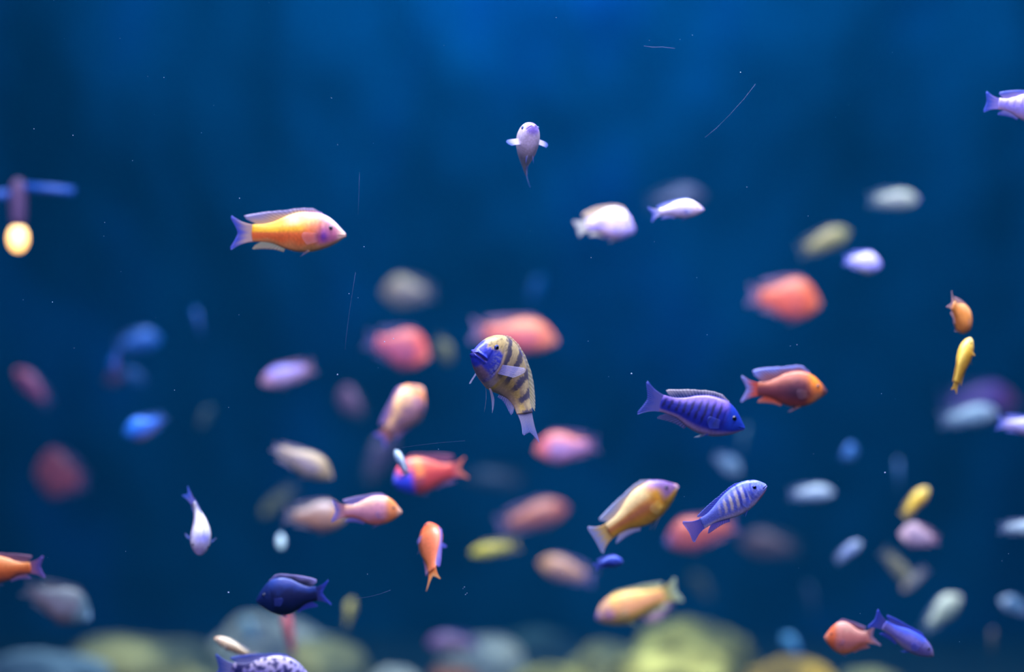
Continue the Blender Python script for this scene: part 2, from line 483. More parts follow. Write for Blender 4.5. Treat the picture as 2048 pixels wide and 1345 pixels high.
    # ---- fins: each a thin closed membrane on a grid of rays
    def fin(nm, base_pt, tip_pt, nu, nv, rays, al=alpha, c1=None, c2=None, thick=0.004, curl=None, tipc=None, side=(0, 1, 0)):
        if res == 0: nu, nv = max(4, nu // 2), max(2, nv // 2)
        c1 = pc['fin'] if c1 is None else c1; c2 = pc['fin2'] if c2 is None else c2
        Vs, Cs, U = [], [], []
        sd = np.array(side, float)
        for layer in (1, -1):
            for i in range(nu + 1):
                uu = i / nu
                b0, t0 = np.array(base_pt(uu), float), np.array(tip_pt(uu), float)
                for j in range(nv + 1):
                    vv = j / nv
                    p = b0 * (1 - vv) + t0 * vv
                    if curl is not None: p = p + np.array(curl(uu, vv))
                    th_ = thick * (1 - vv) * 0.5 + 0.0006
                    Vs.append(p + sd * layer * th_)
                    f = sm(0.25, 0.95, vv + 0.08 * math.sin(uu * 23 + seed))
                    Cs.append(list(c1 * (1 - f) + c2 * f) + [al * (1 - 0.35 * vv)])
                    U.append((uu * rays, vv))
        n = (nu + 1) * (nv + 1)
        Fs = []
        for i in range(nu):
            for j in range(nv):
                q = i * (nv + 1) + j
                Fs.append((q, q + 1, q + nv + 2, q + nv + 1))
                Fs.append((n + q, n + q + nv + 1, n + q + nv + 2, n + q + 1))
        for i in range(nu):
            for j in (0, nv):
                q, r_ = i * (nv + 1) + j, (i + 1) * (nv + 1) + j
                Fs.append((q, r_, n + r_, n + q) if j == 0 else (r_, q, n + q, n + r_))
        for j in range(nv):
            for i in (0, nu):
                q, r_ = i * (nv + 1) + j, i * (nv + 1) + j + 1
                Fs.append((r_, q, n + q, n + r_) if i == 0 else (q, r_, n + r_, n + q))
        return link(nm, mesh(nm, deform(Vs), Fs, Cs, U), root, FIN)

    fo = fins or {}
    def fc(k):
        v = fo.get(k)
        return (lin(v[0]), lin(v[1])) if v else (pc['fin'], pc['fin2'])
    # dorsal
    s0, s1 = 0.24, 0.92
    def db(u_):
        s = s0 + (s1 - s0) * u_
        return (0.5 - 0.8 * s, 0, float(top(s)) * H - 0.012)
    def dt(u_):
        s = s0 + (s1 - s0) * u_
        h = (0.020 + 0.030 * float(sm(0, .18, u_)) + 0.030 * lobe * float(sm(.45, .85, u_)) * (1 - 0.75 * float(sm(.90, 1.0, u_)))) * dorsal
        back = 0.015 + 0.135 * lobe * float(sm(.35, .85, u_)) - 0.05 * lobe * float(sm(.9, 1, u_))
        jag = 0.004 * abs(math.sin(u_ * 22)) * (u_ < .62)
        return (0.5 - 0.8 * s - back, 0, float(top(s)) * H + h - jag)
    a_, b_ = fc('dorsal')
    if dorsal > 0: fin('dorsal_fin', db, dt, 44 if res > 1 else 22, 6, 22, c1=a_, c2=b_)
    # anal
    def ab(u_):
        s = 0.64 + 0.25 * u_
        return (0.5 - 0.8 * s, 0, float(bot(s)) * H + 0.012)
    def at_(u_):
        s = 0.64 + 0.25 * u_
        h = (0.030 + 0.030 * float(sm(.2, .8, u_)) - 0.028 * float(sm(.85, 1, u_))) * anal
        back = 0.02 + 0.10 * anal * float(sm(.1, .8, u_)) - 0.05 * float(sm(.85, 1, u_))
        return (0.5 - 0.8 * s - back, 0, float(bot(s)) * H - h)
    a_, b_ = fc('anal')
    if anal > 0: fin('anal_fin', ab, at_, 18, 5, 11, c1=a_, c2=b_)
    # tail
    def tb(u_): return (-0.285, 0, (u_ - 0.5) * 2 * 0.054 * H)
    def tt(u_):
        q = (u_ - 0.5) * 2
        x = -0.285 - 0.215 * tail * (1 - fork * (1 - abs(q) ** 1.3)) * (1 - 0.10 * max(0, abs(q) - 0.85) / 0.15)
        return (x, 0, q * 0.145 * tailspread * tail)
    def tc(u_, v_):
        q = (u_ - 0.5) * 2
        return (0, 0, -0.018 * math.sin(math.pi * v_) * q)
    a_, b_ = fc('tail')
    if tail > 0: fin('tail_fin', tb, tt, 28, 8, 16, c1=a_, c2=b_, curl=tc)
    # paired fins
    for sdn in (1, -1):
        plen = pect_len if not isinstance(pect_len, tuple) else pect_len[0 if sdn > 0 else 1]
        if plen > 0:
            fl = math.radians(pect if not isinstance(pect, (tuple, list)) else (pect[0] if sdn > 0 else pect[1]))
            y0 = float(wid(0.30)) * W * 0.93
            def pb(u_, y0=y0): return (0.5 - 0.8 * 0.30 + 0.004, sdn * (y0 - 0.004), 0.006 - 0.052 * H * u_)
            def pt(u_, y0=y0, fl=fl, plen=plen):
                r_ = 0.165 * plen * (1 - 0.42 * u_ ** 1.6 - 0.22 * (1 - u_) ** 4)
                drop = 0.012 - 0.105 * u_ - tilt[0 if sdn > 0 else 1] * r_
                return (0.5 - 0.8 * 0.30 - r_ * math.cos(fl), sdn * (y0 + r_ * math.sin(fl)), drop)
            def pcv(u_, v_): return (0, sdn * 0.012 * math.sin(math.pi * v_), 0)
            a_, b_ = fc('pectoral')
            fin('pectoral_fin', pb, pt, 22, 6, 11, al=alpha * (0.30 if fl < 0.5 else 0.75), c1=a_, c2=b_, thick=0.002, curl=pcv, side=(math.sin(fl), math.cos(fl), 0))
        if pelvic > 0:
            zb = float(bot(0.38)) * H
            def vb(u_): return (0.5 - 0.8 * 0.36 - 0.03 * u_, sdn * (0.020 + 0.012 * u_), zb + 0.016)
            def vt(u_):
                r_ = (0.15 - 0.08 * u_) * pelvic
                return (0.5 - 0.8 * 0.36 - r_ * 0.85, sdn * (0.03 + pelvic_out * r_ * (0.5 + u_ * 0.5)), zb - r_ * 0.35 + 0.03 * u_)
            a_, b_ = fc('pelvic')
            fin('pelvic_fin', vb, vt, 12, 5, 6, c1=a_, c2=b_, thick=0.003)
    # ---- eyes
    if eye:
        ir = lin(iris or '#28305c')
        for sdn in (1, -1):
            hz = eye_h * float(top(eye_s)) * H
            yy = float(wid(eye_s)) * W * (1 - eye_h ** 2) ** 0.46
            nm_ = {0: 8, 1: 12, 2: 18, 3: 28}[res]
            Vs, Cs, Fs = [], [], []
            for i in range(nm_ // 2 + 1):
                th_ = math.pi * i / (nm_ // 2) / 1.0
                for j in range(nm_):
                    an = 2 * math.pi * j / nm_
                    r0 = math.sin(th_) * eye_r
                    Vs.append((0.5 - 0.8 * eye_s + r0 * math.cos(an), sdn * (yy - 0.004 + math.cos(th_) * eye_r * 0.55), hz + r0 * math.sin(an)))
                    Cs.append(list(ir * (1.0 if th_ < 1.15 else 0.5)) + [1])
            for i in range(nm_ // 2):
                for j in range(nm_):
                    k = (j + 1) % nm_
                    q = (i * nm_ + j, (i + 1) * nm_ + j, (i + 1) * nm_ + k, i * nm_ + k)
                    Fs.append(q if sdn < 0 else q[::-1])
            e = link('eye', mesh('eye', deform(Vs), Fs, Cs, [(0, 0)] * len(Vs)), root, SKIN)
            if res > 0:
                Vs, Fs = [], []
                for i in range(5):
                    th_ = math.pi / 2 * i / 4
                    for j in range(nm_):
                        an = 2 * math.pi * j / nm_
                        r0 = math.sin(th_) * eye_r * 0.60
                        Vs.append((0.5 - 0.8 * eye_s + r0 * math.cos(an), sdn * (yy - 0.004 + eye_r * 0.40 + math.cos(th_) * eye_r * 0.24), hz + r0 * math.sin(an)))
                for i in range(4):
                    for j in range(nm_):
                        k = (j + 1) % nm_
                        q = (i * nm_ + j, (i + 1) * nm_ + j, (i + 1) * nm_ + k, i * nm_ + k)
                        Fs.append(q if sdn < 0 else q[::-1])
                pu = link('pupil', mesh('pupil', deform(Vs), Fs), e, EYE_DARK)
    return root

def hash_str(s):
    h = 7
    for ch in s: h = (h * 31 + ord(ch)) % 100003
    return h

# ---- paint patterns ------------------------------------------------------
def nz(X, Y, Z, sx, sy, sz, seed, amp=1.0):
    o = np.zeros_like(X)
    for i in range(X.shape[0]):
        for j in range(X.shape[1]):
            o[i, j] = noise.noise(Vector((X[i, j] * sx + seed, Y[i, j] * sy, Z[i, j] * sz)))
    return o * amp

def bars(col, n, strength=0.8, lo=-0.6, s0=0.28, s1=1.0, slant=0.03, width=0.45):
    col = lin(col)
    def f(base, s, h, n_s, X, Y, Z, mixc, seed):
        q = np.cos(2 * np.pi * n * (s - s0 + slant * h + 0.008 * n_s) / (s1 - s0))
        m_ = sm(1 - 2 * width, 1 - 2 * width + 0.7, q) * sm(s0 - 0.05, s0 + 0.02, s) * sm(s1, s1 - 0.08, s) * sm(lo, lo + 0.5, h) * strength
        return mixc(base, col, np.clip(m_ * (1 + 0.5 * n_s), 0, 1))
    return f

def blotches(col, scale=26, thr=0.05, strength=0.9, top_only=False):
    col = lin(col)
    def f(base, s, h, n_s, X, Y, Z, mixc, seed):
        q = nz(X, Y, Z, scale, scale, scale, seed)
        m_ = sm(thr, thr + 0.12, q) * strength
        if top_only: m_ = m_ * sm(-0.1, 0.3, h)
        return mixc(base, col, m_)
    return f

def paint_orange_yellow(base, s, h, n_s, X, Y, Z, mixc, seed):
    # bright yellow saddle over the rear back, violet gill patch, white forehead
    base = mixc(base, lin('#ffc400'), sm(0.02, 0.28, h) * sm(0.38, 0.52, s) * 0.95)
    base = mixc(base, lin('#fff4b0'), np.exp(-((s - 0.56) / 0.09) ** 2) * sm(0.30, 0.6, h) * 0.85)
    base = mixc(base, lin('#c890d8'), sm(0.6, 0.95, h) * sm(0.52, 0.36, s))
    base = mixc(base, lin('#f08a50'), np.exp(-((s - 0.34) / 0.07) ** 2 - ((h - 0.3) / 0.4) ** 2) * 0.8)
    base = mixc(base, lin('#783cae'), np.exp(-((s - 0.245) / 0.055) ** 2 - ((h + 0.18) / 0.42) ** 2) * 1.0)
    base = mixc(base, lin('#5a2c60'), np.exp(-((s - 0.315) / 0.03) ** 2 - ((h + 0.15) / 0.3) ** 2) * 0.6)
    base = mixc(base, lin('#fdf0ff'), sm(0.55, 0.85, h + 0.6 * (0.14 - s)) * sm(0.30, 0.16, s))
    base = mixc(base, lin('#c89050'), sm(-0.5, -0.85, h) * sm(0.6, 0.4, s) * 0.8)
    return base

def paint_main(base, s, h, n_s, X, Y, Z, mixc, seed):
    f1 = nz(X, Y, Z, 24, 10, 10, seed); f2 = nz(X, Y, Z, 60, 60, 60, seed + 9)
    f3 = nz(X, Y, Z, 30, 30, 90, seed + 4)
    base = np.broadcast_to(lin('#a8927c'), base.shape).copy()
    base = mixc(base, lin('#d2bd92'), sm(0.0, 0.6, h + 0.3 * f1))
    base = mixc(base, lin('#d8b860'), sm(0.15, -0.2, h + 0.2 * f3) * sm(-0.9, -0.4, h) * sm(0.28, 0.4, s) * 0.7)
    q = np.cos(2 * np.pi * 6.0 * (s - 0.345 + 0.02 * h + 0.02 * f1))
    st = sm(-0.25, 0.5, q + 0.7 * f2 + 0.3 * f3) * sm(0.28, 0.33, s) * sm(-0.75, -0.2, h)
    base = mixc(base, lin('#2c3468'), st * 0.85)
    base = mixc(base, lin('#3c4cc0'), sm(0.85, 0.98, h) * sm(0.4, 0.5, s) * 0.7)
    base = mixc(base, lin('#d0b040'), np.exp(-((s - 0.42) / 0.05) ** 2) * sm(-0.45, -0.85, h) * 0.8)
    base = mixc(base, lin('#505060'), sm(0.1, 0.35, f2 + 0.4 * f3) * sm(0.24, 0.28, s) * sm(0.42, 0.36, s) * sm(0.3, 0.6, h) * 0.7)
    # blue face, cream forehead
    face = sm(0.295, 0.25, s + 0.02 * f1) * sm(0.62, 0.42, h + 0.9 * (s - 0.12) + 0.12 * f2)
    base = mixc(base, lin('#2c44d8'), face * 0.95)
    base = mixc(base, lin('#8c94d0'), sm(-0.15, 0.35, f3 + 0.5 * f2) * sm(0.12, 0.22, s) * face * 0.85)
    fore = sm(0.30, 0.22, s) * sm(0.50, 0.66, h + 0.9 * (s - 0.12) + 0.12 * f2) * sm(0.035, 0.06, s)
    base = mixc(base, lin('#c8b07c'), fore)
    base = mixc(base, lin('#6c6450'), sm(0.15, 0.35, f2) * fore * 0.6)
    base = mixc(base, lin('#1024a8'), np.exp(-((s - 0.120 - 0.05 * (h - 0.3)) / 0.020) ** 2) * sm(-0.25, 0.0, h) * sm(0.55, 0.40, h) * 0.85)
    base = mixc(base, lin('#907488'), sm(-0.55, -0.80, h) * sm(0.28, 0.2, s) * sm(0.06, 0.10, s) * 0.9)
    base = mixc(base, lin('#b8a8b8'), sm(-0.45, -0.8, h) * sm(0.24, 0.30, s) * sm(0.42, 0.36, s) * 0.8)
    base = mixc(base, lin('#2038d0'), sm(0.085, 0.05, s) * 0.9)
    return base

def paint_blue_stripe(base, s, h, n_s, X, Y, Z, mixc, seed):
    f2 = nz(X, Y, Z, 50, 30, 50, seed)
    base = mixc(base, lin('#7084f4'), np.ones_like(s))
    base = mixc(base, lin('#d8ccf0'), sm(-0.35, -0.8, h) * 0.8)
    q = np.cos(2 * np.pi * 11 * (s - 0.28 + 0.05 * h + 0.006 * f2))
    pale = sm(-0.2, 0.5, q) * sm(0.26, 0.31, s) * sm(0.80, 0.62, s) * sm(-0.5, -0.1, h) * sm(0.95, 0.6, h)
    base = mixc(base, lin('#f0e8e8'), pale * (0.6 + 0.4 * np.exp(-((s - 0.52) / 0.12) ** 2)))
    q2 = sm(0.3, 0.8, -q) * sm(0.26, 0.31, s) * sm(0.48, 0.40, s) * sm(-0.5, -0.1, h)
    base = mixc(base, lin('#1c34c0'), q2 * 0.8)
    base = mixc(base, lin('#2038c8'), np.exp(-((s - 0.235 + 0.10 * (h - 0.1) ** 2) / 0.014) ** 2) * sm(-0.7, -0.3, h) * 0.8)
    base = mixc(base, lin('#a8b4ff'), sm(0.05, 0.3, f2) * sm(0.26, 0.18, s) * 0.6)
    base = mixc(base, lin('#b868a8'), sm(-0.55, -0.85, h) * sm(0.25, 0.15, s) * 0.7)
    return base

def paint_dark_stripe(base, s, h, n_s, X, Y, Z, mixc, seed):
    base = mixc(base, lin('#1a28a8'), np.ones_like(s))
    base = mixc(base, lin('#8c70d8'), sm(0.35, 0.85, h) * sm(0.2, 0.3, s) * 0.85)
    q = np.cos(2 * np.pi * 13 * (s - 0.28 + 0.02 * h + 0.01 * n_s))
    base = mixc(base, lin('#080e60'), sm(0.0, 0.7, q) * sm(0.26, 0.32, s) * sm(-0.6, -0.2, h) * sm(0.95, 0.5, h))
    base = mixc(base, lin('#a088b0'), sm(-0.55, -0.85, h) * 0.85)
    base = mixc(base, lin('#1c48d0'), sm(0.27, 0.2, s) * sm(-0.7, -0.3, h) * 0.7)
    base = mixc(base, lin('#100c50'), np.exp(-((s - 0.36) / 0.03) ** 2 - ((h + 0.3) / 0.15) ** 2) * 0.9)
    return base

def paint_copper(base, s, h, n_s, X, Y, Z, mixc, seed):
    base = mixc(base, lin('#3c1c38'), np.exp(-((s - 0.48) / 0.22) ** 2 - ((h + 0.05) / 0.55) ** 2) * 0.92)
    base = mixc(base, lin('#ff9430'), np.exp(-((s - 0.20) / 0.07) ** 2) * sm(0.15, 0.6, h))
    base = mixc(base, lin('#b08060'), np.exp(-((s - 0.14) / 0.07) ** 2) * sm(0.0, -0.5, h) * 0.7)
    return base

def paint_violet_yellow(base, s, h, n_s, X, Y, Z, mixc, seed):
    base = mixc(base, lin('#dc8c1c'), np.ones_like(s) * 0.8)
    base = mixc(base, lin('#ffe0a0'), sm(0.2, 0.6, h) * sm(0.30, 0.45, s) * 0.9)
    base = mixc(base, lin('#c07050'), np.exp(-((h - 0.05) / 0.3) ** 2) * sm(0.3, 0.5, s) * 0.8)
    base = mixc(base, lin('#9c80f0'), sm(0.40, 0.9, h) * sm(0.42, 0.2, s))
    base = mixc(base, lin('#7c58a0'), sm(0.30, 0.18, s) * sm(-0.4, 0.0, h) * 0.9)
    base = mixc(base, lin('#d0a030'), sm(-0.3, -0.6, h) * 0.8)
    base = mixc(base, lin('#d8a8c8'), sm(0.05, 0.02, s))
    return base

def paint_peach_violet(base, s, h, n_s, X, Y, Z, mixc, seed):
    base = mixc(base, lin('#8858a8'), np.exp(-((s - 0.20) / 0.07) ** 2 - ((h + 0.1) / 0.4) ** 2) * 0.9)
    base = mixc(base, lin('#6858c0'), sm(0.1, 0.04, s) * 0.8)
    base = mixc(base, lin('#c8a038'), sm(-0.2, -0.6, h) * 0.7)
    return base

# ---- the sharp and nearly sharp fish ------------------------------------
fish('cream and blue striped fish with thick blue lips facing the camera, sharpest of all', 'white',
     ('n', 949, 706, 238, 149, -42), 0, D=2.64, shape='blunt', H=1.24, W=1.42, res=3, bend=0.95, vbend=-2.1, lip=(0.018, 0.013, 0.017, 0.24), eye_h=0.55, paint=paint_main, mouth=1.5,
     pect=(60, 62), pect_len=(1.6, 1.0), tilt=(-0.2, 1.2), pelvic=3.0, pelvic_out=0.12, tailspread=0.6, tail=1.3, eye_s=0.165, eye_r=0.025, iris='#3c50a8', alpha=0.42, lobe=0.5, dorsal=0.45, roll=-10,
     fins={'dorsal': ('#f0e0a0', '#f8f0d0'), 'pectoral': ('#b0b0ff', '#c8c8ff'), 'tail': ('#b0a8d8', '#8890e8'), 'pelvic': ('#c8c0e0', '#c0c8ff'), 'anal': ('#b0a8d8', '#8890e8')})
fish('orange fish with yellow back, white forehead and violet cheek, alone at upper left', 'orange_yellow',
     ('tn', 460, 466, 690, 470, 6), 5, shape='pointed', H=1.06, res=2, paint=paint_orange_yellow, dorsal=0.75, lobe=1.3, fork=0.35, tail=1.02,
     eye_s=0.165, iris='#403858', alpha=0.72, pelvic=0.8,
     fins={'dorsal': ('#f0c8a0', '#b8b0e8'), 'tail': ('#e8c8c0', '#5064f0'), 'anal': ('#c8d0a8', '#e8d8b0'), 'pectoral': ('#e090a0', '#e8a0b0'), 'pelvic': ('#f0c8a0', '#c0b8e0')})
fish('small white fish pitched up toward the camera, alone high above the centre', 'white',
     ('c', 1046, 308, 165, 68, -48), 3, shape='slim', H=1.45, W=1.75, res=2, pect=(62, 78), pect_len=1.1, eye_s=0.14, eye_r=0.028, bend=0.7,
     iris='#5070c8', alpha=0.6, colors={'belly': '#c0b4d0', 'snout': '#9c88f0', 'side': '#d8c8e8'},
     fins={'pectoral': ('#e0d8ff', '#4878f0')})
fish('slender fish striped pale blue and white with white lips, nose up to the right', 'blue',
     ('tn', 1372, 1066, 1533, 972, 8), 1.5, shape='blunt', H=0.82, W=1.0, res=2, paint=paint_blue_stripe, dorsal=0.42, lobe=0.8, eye_s=0.165, eye_r=0.026, lip=(0.009, 0.006, 0.005, 0.12),
     tail=0.95, fork=0.08, tailspread=0.95, iris='#3048d0', alpha=0.8, pect_len=0.75, pelvic=0.7, mouth=0.9,
     colors={'fin': '#5c74f0', 'fin2': '#6480f4'})
fish('deep blue fish with dark bars and a white-edged dorsal fin, nose down right', 'blue',
     ('tn', 1280, 794, 1490, 858, 8), 3.5, shape='pointed', H=1.1, res=2, paint=paint_dark_stripe, dorsal=0.85, lobe=0.5, eye_s=0.16, eye_r=0.026, iris='#0c1450',
     alpha=0.62, fork=0.3, tailspread=1.1, roll=0,
     fins={'dorsal': ('#4458a8', '#e8e0f0'), 'tail': ('#7878d8', '#4860e0'), 'anal': ('#5058a0', '#6868b0'), 'pelvic': ('#4868e8', '#c8d8e8')})
fish('copper fish with orange crown and pale blue swept fins, right of the barred blue one', 'copper',
     ('tn', 1480, 778, 1655, 784, 8), 8, shape='round', H=1.08, res=2, paint=paint_copper, dorsal=1.35, lobe=1.25, tail=1.05, fork=0.35, alpha=0.9, pelvic=1.2, pelvic_out=0.1,
     fins={'dorsal': ('#b07080', '#98a8ff'), 'tail': ('#e85830', '#a0a8f8'), 'anal': ('#ff6c20', '#f09878'), 'pelvic': ('#ffa030', '#d8a8b0'), 'pectoral': ('#a06060', '#906080')})
fish('golden fish with violet head and back, nose up right beside the striped blue one', 'yellow',
     ('tn', 1182, 1084, 1357, 974, 14), 8, shape='pointed', H=1.1, res=2, paint=paint_violet_yellow, dorsal=0.9, lobe=0.9, tail=0.85, fork=0.05, tailspread=1.2, alpha=0.85,
     pelvic=1.2, fins={'dorsal': ('#f0d8c8', '#c0ccf8'), 'tail': ('#f8d070', '#b8c0f8'), 'anal': ('#e8e0f0', '#b8c4f8'), 'pelvic': ('#c8b090', '#a098b8')})
fish('lavender fish cut off by the right edge, near the top corner', 'lavender',
     ('tn', 1966, 204, 2118, 226, 8), 5, shape='round', H=1.0, res=2, paint=bars('#6858e0', 6, 0.7, lo=-0.3), dorsal=0.9, lobe=0.8, fork=0.15, alpha=0.75, tailspread=0.95,
     fins={'tail': ('#a8a0f8', '#2860f0'), 'dorsal': ('#b8a8f0', '#5878f0')})
fish('small amber fish with a pale pointed tail, swimming away above the thin yellow one', 'orange',
     ('c', 1918, 630, 108, -50, 40), 7, shape='round', H=1.5, W=1.6, res=2, dorsal=0.5, tail=1.1, fork=0.6, tailspread=1.2, alpha=0.8)
fish('thin yellow fish standing nearly upright seen from its back, right side', 'yellow',
     ('tn', 1903, 788, 1944, 676, 18), 6, shape='slim', H=1.0, W=1.5, res=2, tail=0.9, tailspread=0.7, alpha=0.9, dorsal=0.4, pect=30, pect_len=0.5,
     colors={'fin2': '#f0c028'})
fish('pale lavender fish with cream fins, head dipping right, left of the bright white fish', 'cream',
     ('tn', 1152, 428, 1270, 462, 16), 12, shape='round', H=1.35, W=1.2, vbend=-0.9, roll=0, res=1, tail=1.0, fork=0.1, tailspread=0.95, alpha=0.85, dorsal=0.9,
     paint=blotches('#8478e8', 12, 0.0, 0.6), fins={'dorsal': ('#e8c8a8', '#e0c8b0'), 'tail': ('#d8d0c8', '#c8c8d0')})
fish('bright white fish with blue-edged tail above centre right, nose to the right', 'white',
     ('tn', 1296, 418, 1408, 420, 6), 9, shape='round', H=0.88, W=1.1, vbend=-0.4, res=1, alpha=0.8, dorsal=0.5, colors={'back': '#ffffff', 'head': '#e0c8e8'})
fish('lavender-white fish seen from above diving, tail bent up, lower left', 'white',
     ('c', 404, 1046, 142, -91, -30), 7, shape='slim', H=1.1, W=1.95, bend=-1.0, roll=-22, tail=1.2, res=2, pect=(58, 50), pect_len=0.8, dorsal=0.5,
     paint=lambda b, s, h, n, X, Y, Z, mixc, seed: mixc(b, lin('#6c70e0'), np.exp(-((s - 0.25) / 0.13) ** 2 - ((h - 1.0) / 0.35) ** 2) * 0.8),
     fins={'tail': ('#9890f0', '#4070f0'), 'pectoral': ('#7080e0', '#7080d0')})
fish('coral fish with a blue dorsal edge seen from behind, fins spread, below centre left', 'coral',
     ('c', 862, 1106, 150, 96, 42), 6, shape='round', H=1.1, W=1.6, res=2, pect=(20, 75), pect_len=1.2, pelvic=0.9, tail=1.3, fork=0.6, tailspread=0.9, alpha=0.9, roll=32,
     colors={'belly': '#f08830', 'side': '#f08050'}, fins={'tail': ('#ff9430', '#ffc080'), 'dorsal': ('#c0b0f8', '#8878f0'), 'pectoral': ('#8c90f0', '#5c68e8')})
fish('pink fish with orange head and lilac fins, nose right, overlapping the paler one', 'peach',
     ('tn', 662, 1022, 803, 1026, 8), 8, shape='pointed', H=1.25, res=1, dorsal=0.8, lobe=1.0, alpha=0.75, tailspread=1.1,
     colors={'side': '#e098b0', 'back': '#fcc0a8', 'head': '#fc9440'}, fins={'tail': ('#e8a0b0', '#7078f0'), 'dorsal': ('#a898e8', '#b8a8e8'), 'anal': ('#a090e0', '#8080e8')})
fish('orange fish leaving the frame at the lower left edge, lilac tail to the right', 'peach',
     ('tn', 93, 1133, -62, 1148, 8), 8, shape='pointed', H=1.05, res=1, dorsal=0.9, lobe=1.0, alpha=0.75, colors={'side': '#f07838', 'back': '#fc9c58', 'belly': '#a85848'},
     fins={'tail': ('#c078a8', '#8868d8'), 'dorsal': ('#b87890', '#a07098')})
fish('near-black navy fish with a pale lilac dorsal edge, above the rocks at lower left', 'navy',
     ('tn', 664, 1184, 512, 1204, 8), 6, shape='round', H=1.3, res=2, dorsal=0.95, lobe=0.9, fork=0.55, tailspread=1.15, alpha=0.85, pelvic=0.7,
     fins={'dorsal': ('#101c60', '#c0b8ff'), 'tail': ('#1830a0', '#2c50f0')})
fish('lilac fish with blue-black blotches resting low at the bottom edge', 'lavender',
     ('tn', 426, 1334, 622, 1364, 8), 7, shape='round', H=1.0, res=2, paint=blotches('#14186c', 24, 0.0, 0.95), dorsal=0.5, alpha=0.8,
     colors={'back': '#d8c8f0'})
fish('coral-orange round fish facing left at lower right, forked pink tail', 'coral',
     ('tn', 1756, 1285, 1650, 1277, 8), 8, shape='round', H=1.6, W=1.2, res=2, vbend=0.5, tail=1.05, fork=0.5, tailspread=1.35, dorsal=1.0, lobe=0.7, alpha=0.8,
     colors={'back': '#f8b0a0', 'side': '#f09088', 'head': '#f87030', 'belly': '#f08858'}, fins={'tail': ('#f0a098', '#c8a0c8'), 'pelvic': ('#f0a060', '#b8a8e0'), 'anal': ('#f08868', '#e09890')})
fish('slender violet-blue fish diving right beside the coral one at lower right', 'lavender',
     ('tn', 1742, 1235, 1868, 1314, 8), 6, shape='slim', H=1.0, res=2, dorsal=0.8, alpha=0.8, tailspread=1.0, fork=0.2,
     colors={'back': '#5068f0', 'side': '#8078d8', 'belly': '#a098c8', 'head': '#8880d0', 'snout': '#a090c0', 'fin': '#6068d8', 'fin2': '#3858f0'})
fish('red fish with a deep blue face and orange shoulder, nose left, mid lower left', 'red',
     ('tn', 936, 936, 788, 966, -12), 12, shape='blunt', H=1.3, W=1.2, res=1, alpha=0.8, fork=0.5, iris='#101868', eye_r=0.03,
     paint=lambda b, s, h, n, X, Y, Z, mixc, seed: mixc(mixc(b, lin('#3040d8'), sm(0.36, 0.26, s) * sm(0.6, 0.25, h)), lin('#ff9050'), np.exp(-((s - 0.44) / 0.07) ** 2) * sm(-0.1, 0.3, h)),
     colors={'snout': '#5868e8', 'belly': '#a83c40', 'head': '#f05868'}, fins={'tail': ('#d05868', '#f08050'), 'dorsal': ('#803468', '#903868')})
fish('pale icy-blue small fish right against the blue-faced red one', 'grey',
     ('c', 803, 927, 62, 118, 20), 10, shape='slim', H=1.1, W=1.3, res=0, alpha=0.8, colors={'back': '#c8e0f4', 'side': '#98bce8', 'head': '#b8d8f0', 'belly': '#3868d0'})
fish('peach fish seen from behind with fins spread, left of the sharpest fish', 'peach',
     ('c', 808, 832, 150, 58, 30), 13, shape='round', H=1.45, W=1.6, res=1, pect=(60, 60), pect_len=1.0, alpha=0.85, bend=0.6,
     paint=blotches('#8c6890', 14, 0.05, 0.6), colors={'back': '#f8c088', 'side': '#c89098', 'belly': '#b07868'}, fins={'tail': ('#f0a080', '#6868f0'), 'pectoral': ('#d898b8', '#9078d0')})
fish('peach fish with violet face and yellow tail, nose down left over the rocks', 'peach',
     ('tn', 1360, 1178, 1193, 1240, 8), 13, shape='slim', H=1.28, W=1.1, res=1, paint=paint_peach_violet, dorsal=0.5, alpha=0.85, fork=0.2,
     colors={'back': '#f0b858', 'side': '#e09868', 'head': '#d09880', 'belly': '#c8a040', 'fin': '#c8b458', 'fin2': '#b8c8a8'})
fish('small blue fish just under the tail of the golden violet-headed one', 'blue',
     ('tn', 1186, 1122, 1247, 1126, 15), 10, shape='slim', H=1.3, W=1.1, vbend=-0.8, res=1, alpha=0.8)
fish('cream-yellow small fish angled up left beside the blotched lilac one', 'cream',
     ('tn', 512, 1316, 428, 1278, 10), 10, shape='slim', H=0.85, W=1.1, res=1, dorsal=0.4, alpha=0.8, colors={'back': '#fce8c8', 'side': '#f0cca0', 'head': '#fcdcc0', 'belly': '#d0a070', 'snout': '#f0c8a8'})
fish('lavender fish cut off by the right edge at mid height', 'lavender',
     ('tn', 1990, 845, 2100, 862, 8), 12, shape='slim', H=1.1, res=1, alpha=0.8, colors={'back': '#d0c8f4', 'side': '#a098d8'})
fish('small lavender-blue fish, nose right, between the olive and the amber ones', 'lavender',
     ('tn', 1684, 520, 1765, 532, 20), 16, shape='round', H=1.25, W=1.2, res=1, alpha=0.8, colors={'snout': '#6868f0', 'belly': '#a8a0a8'})

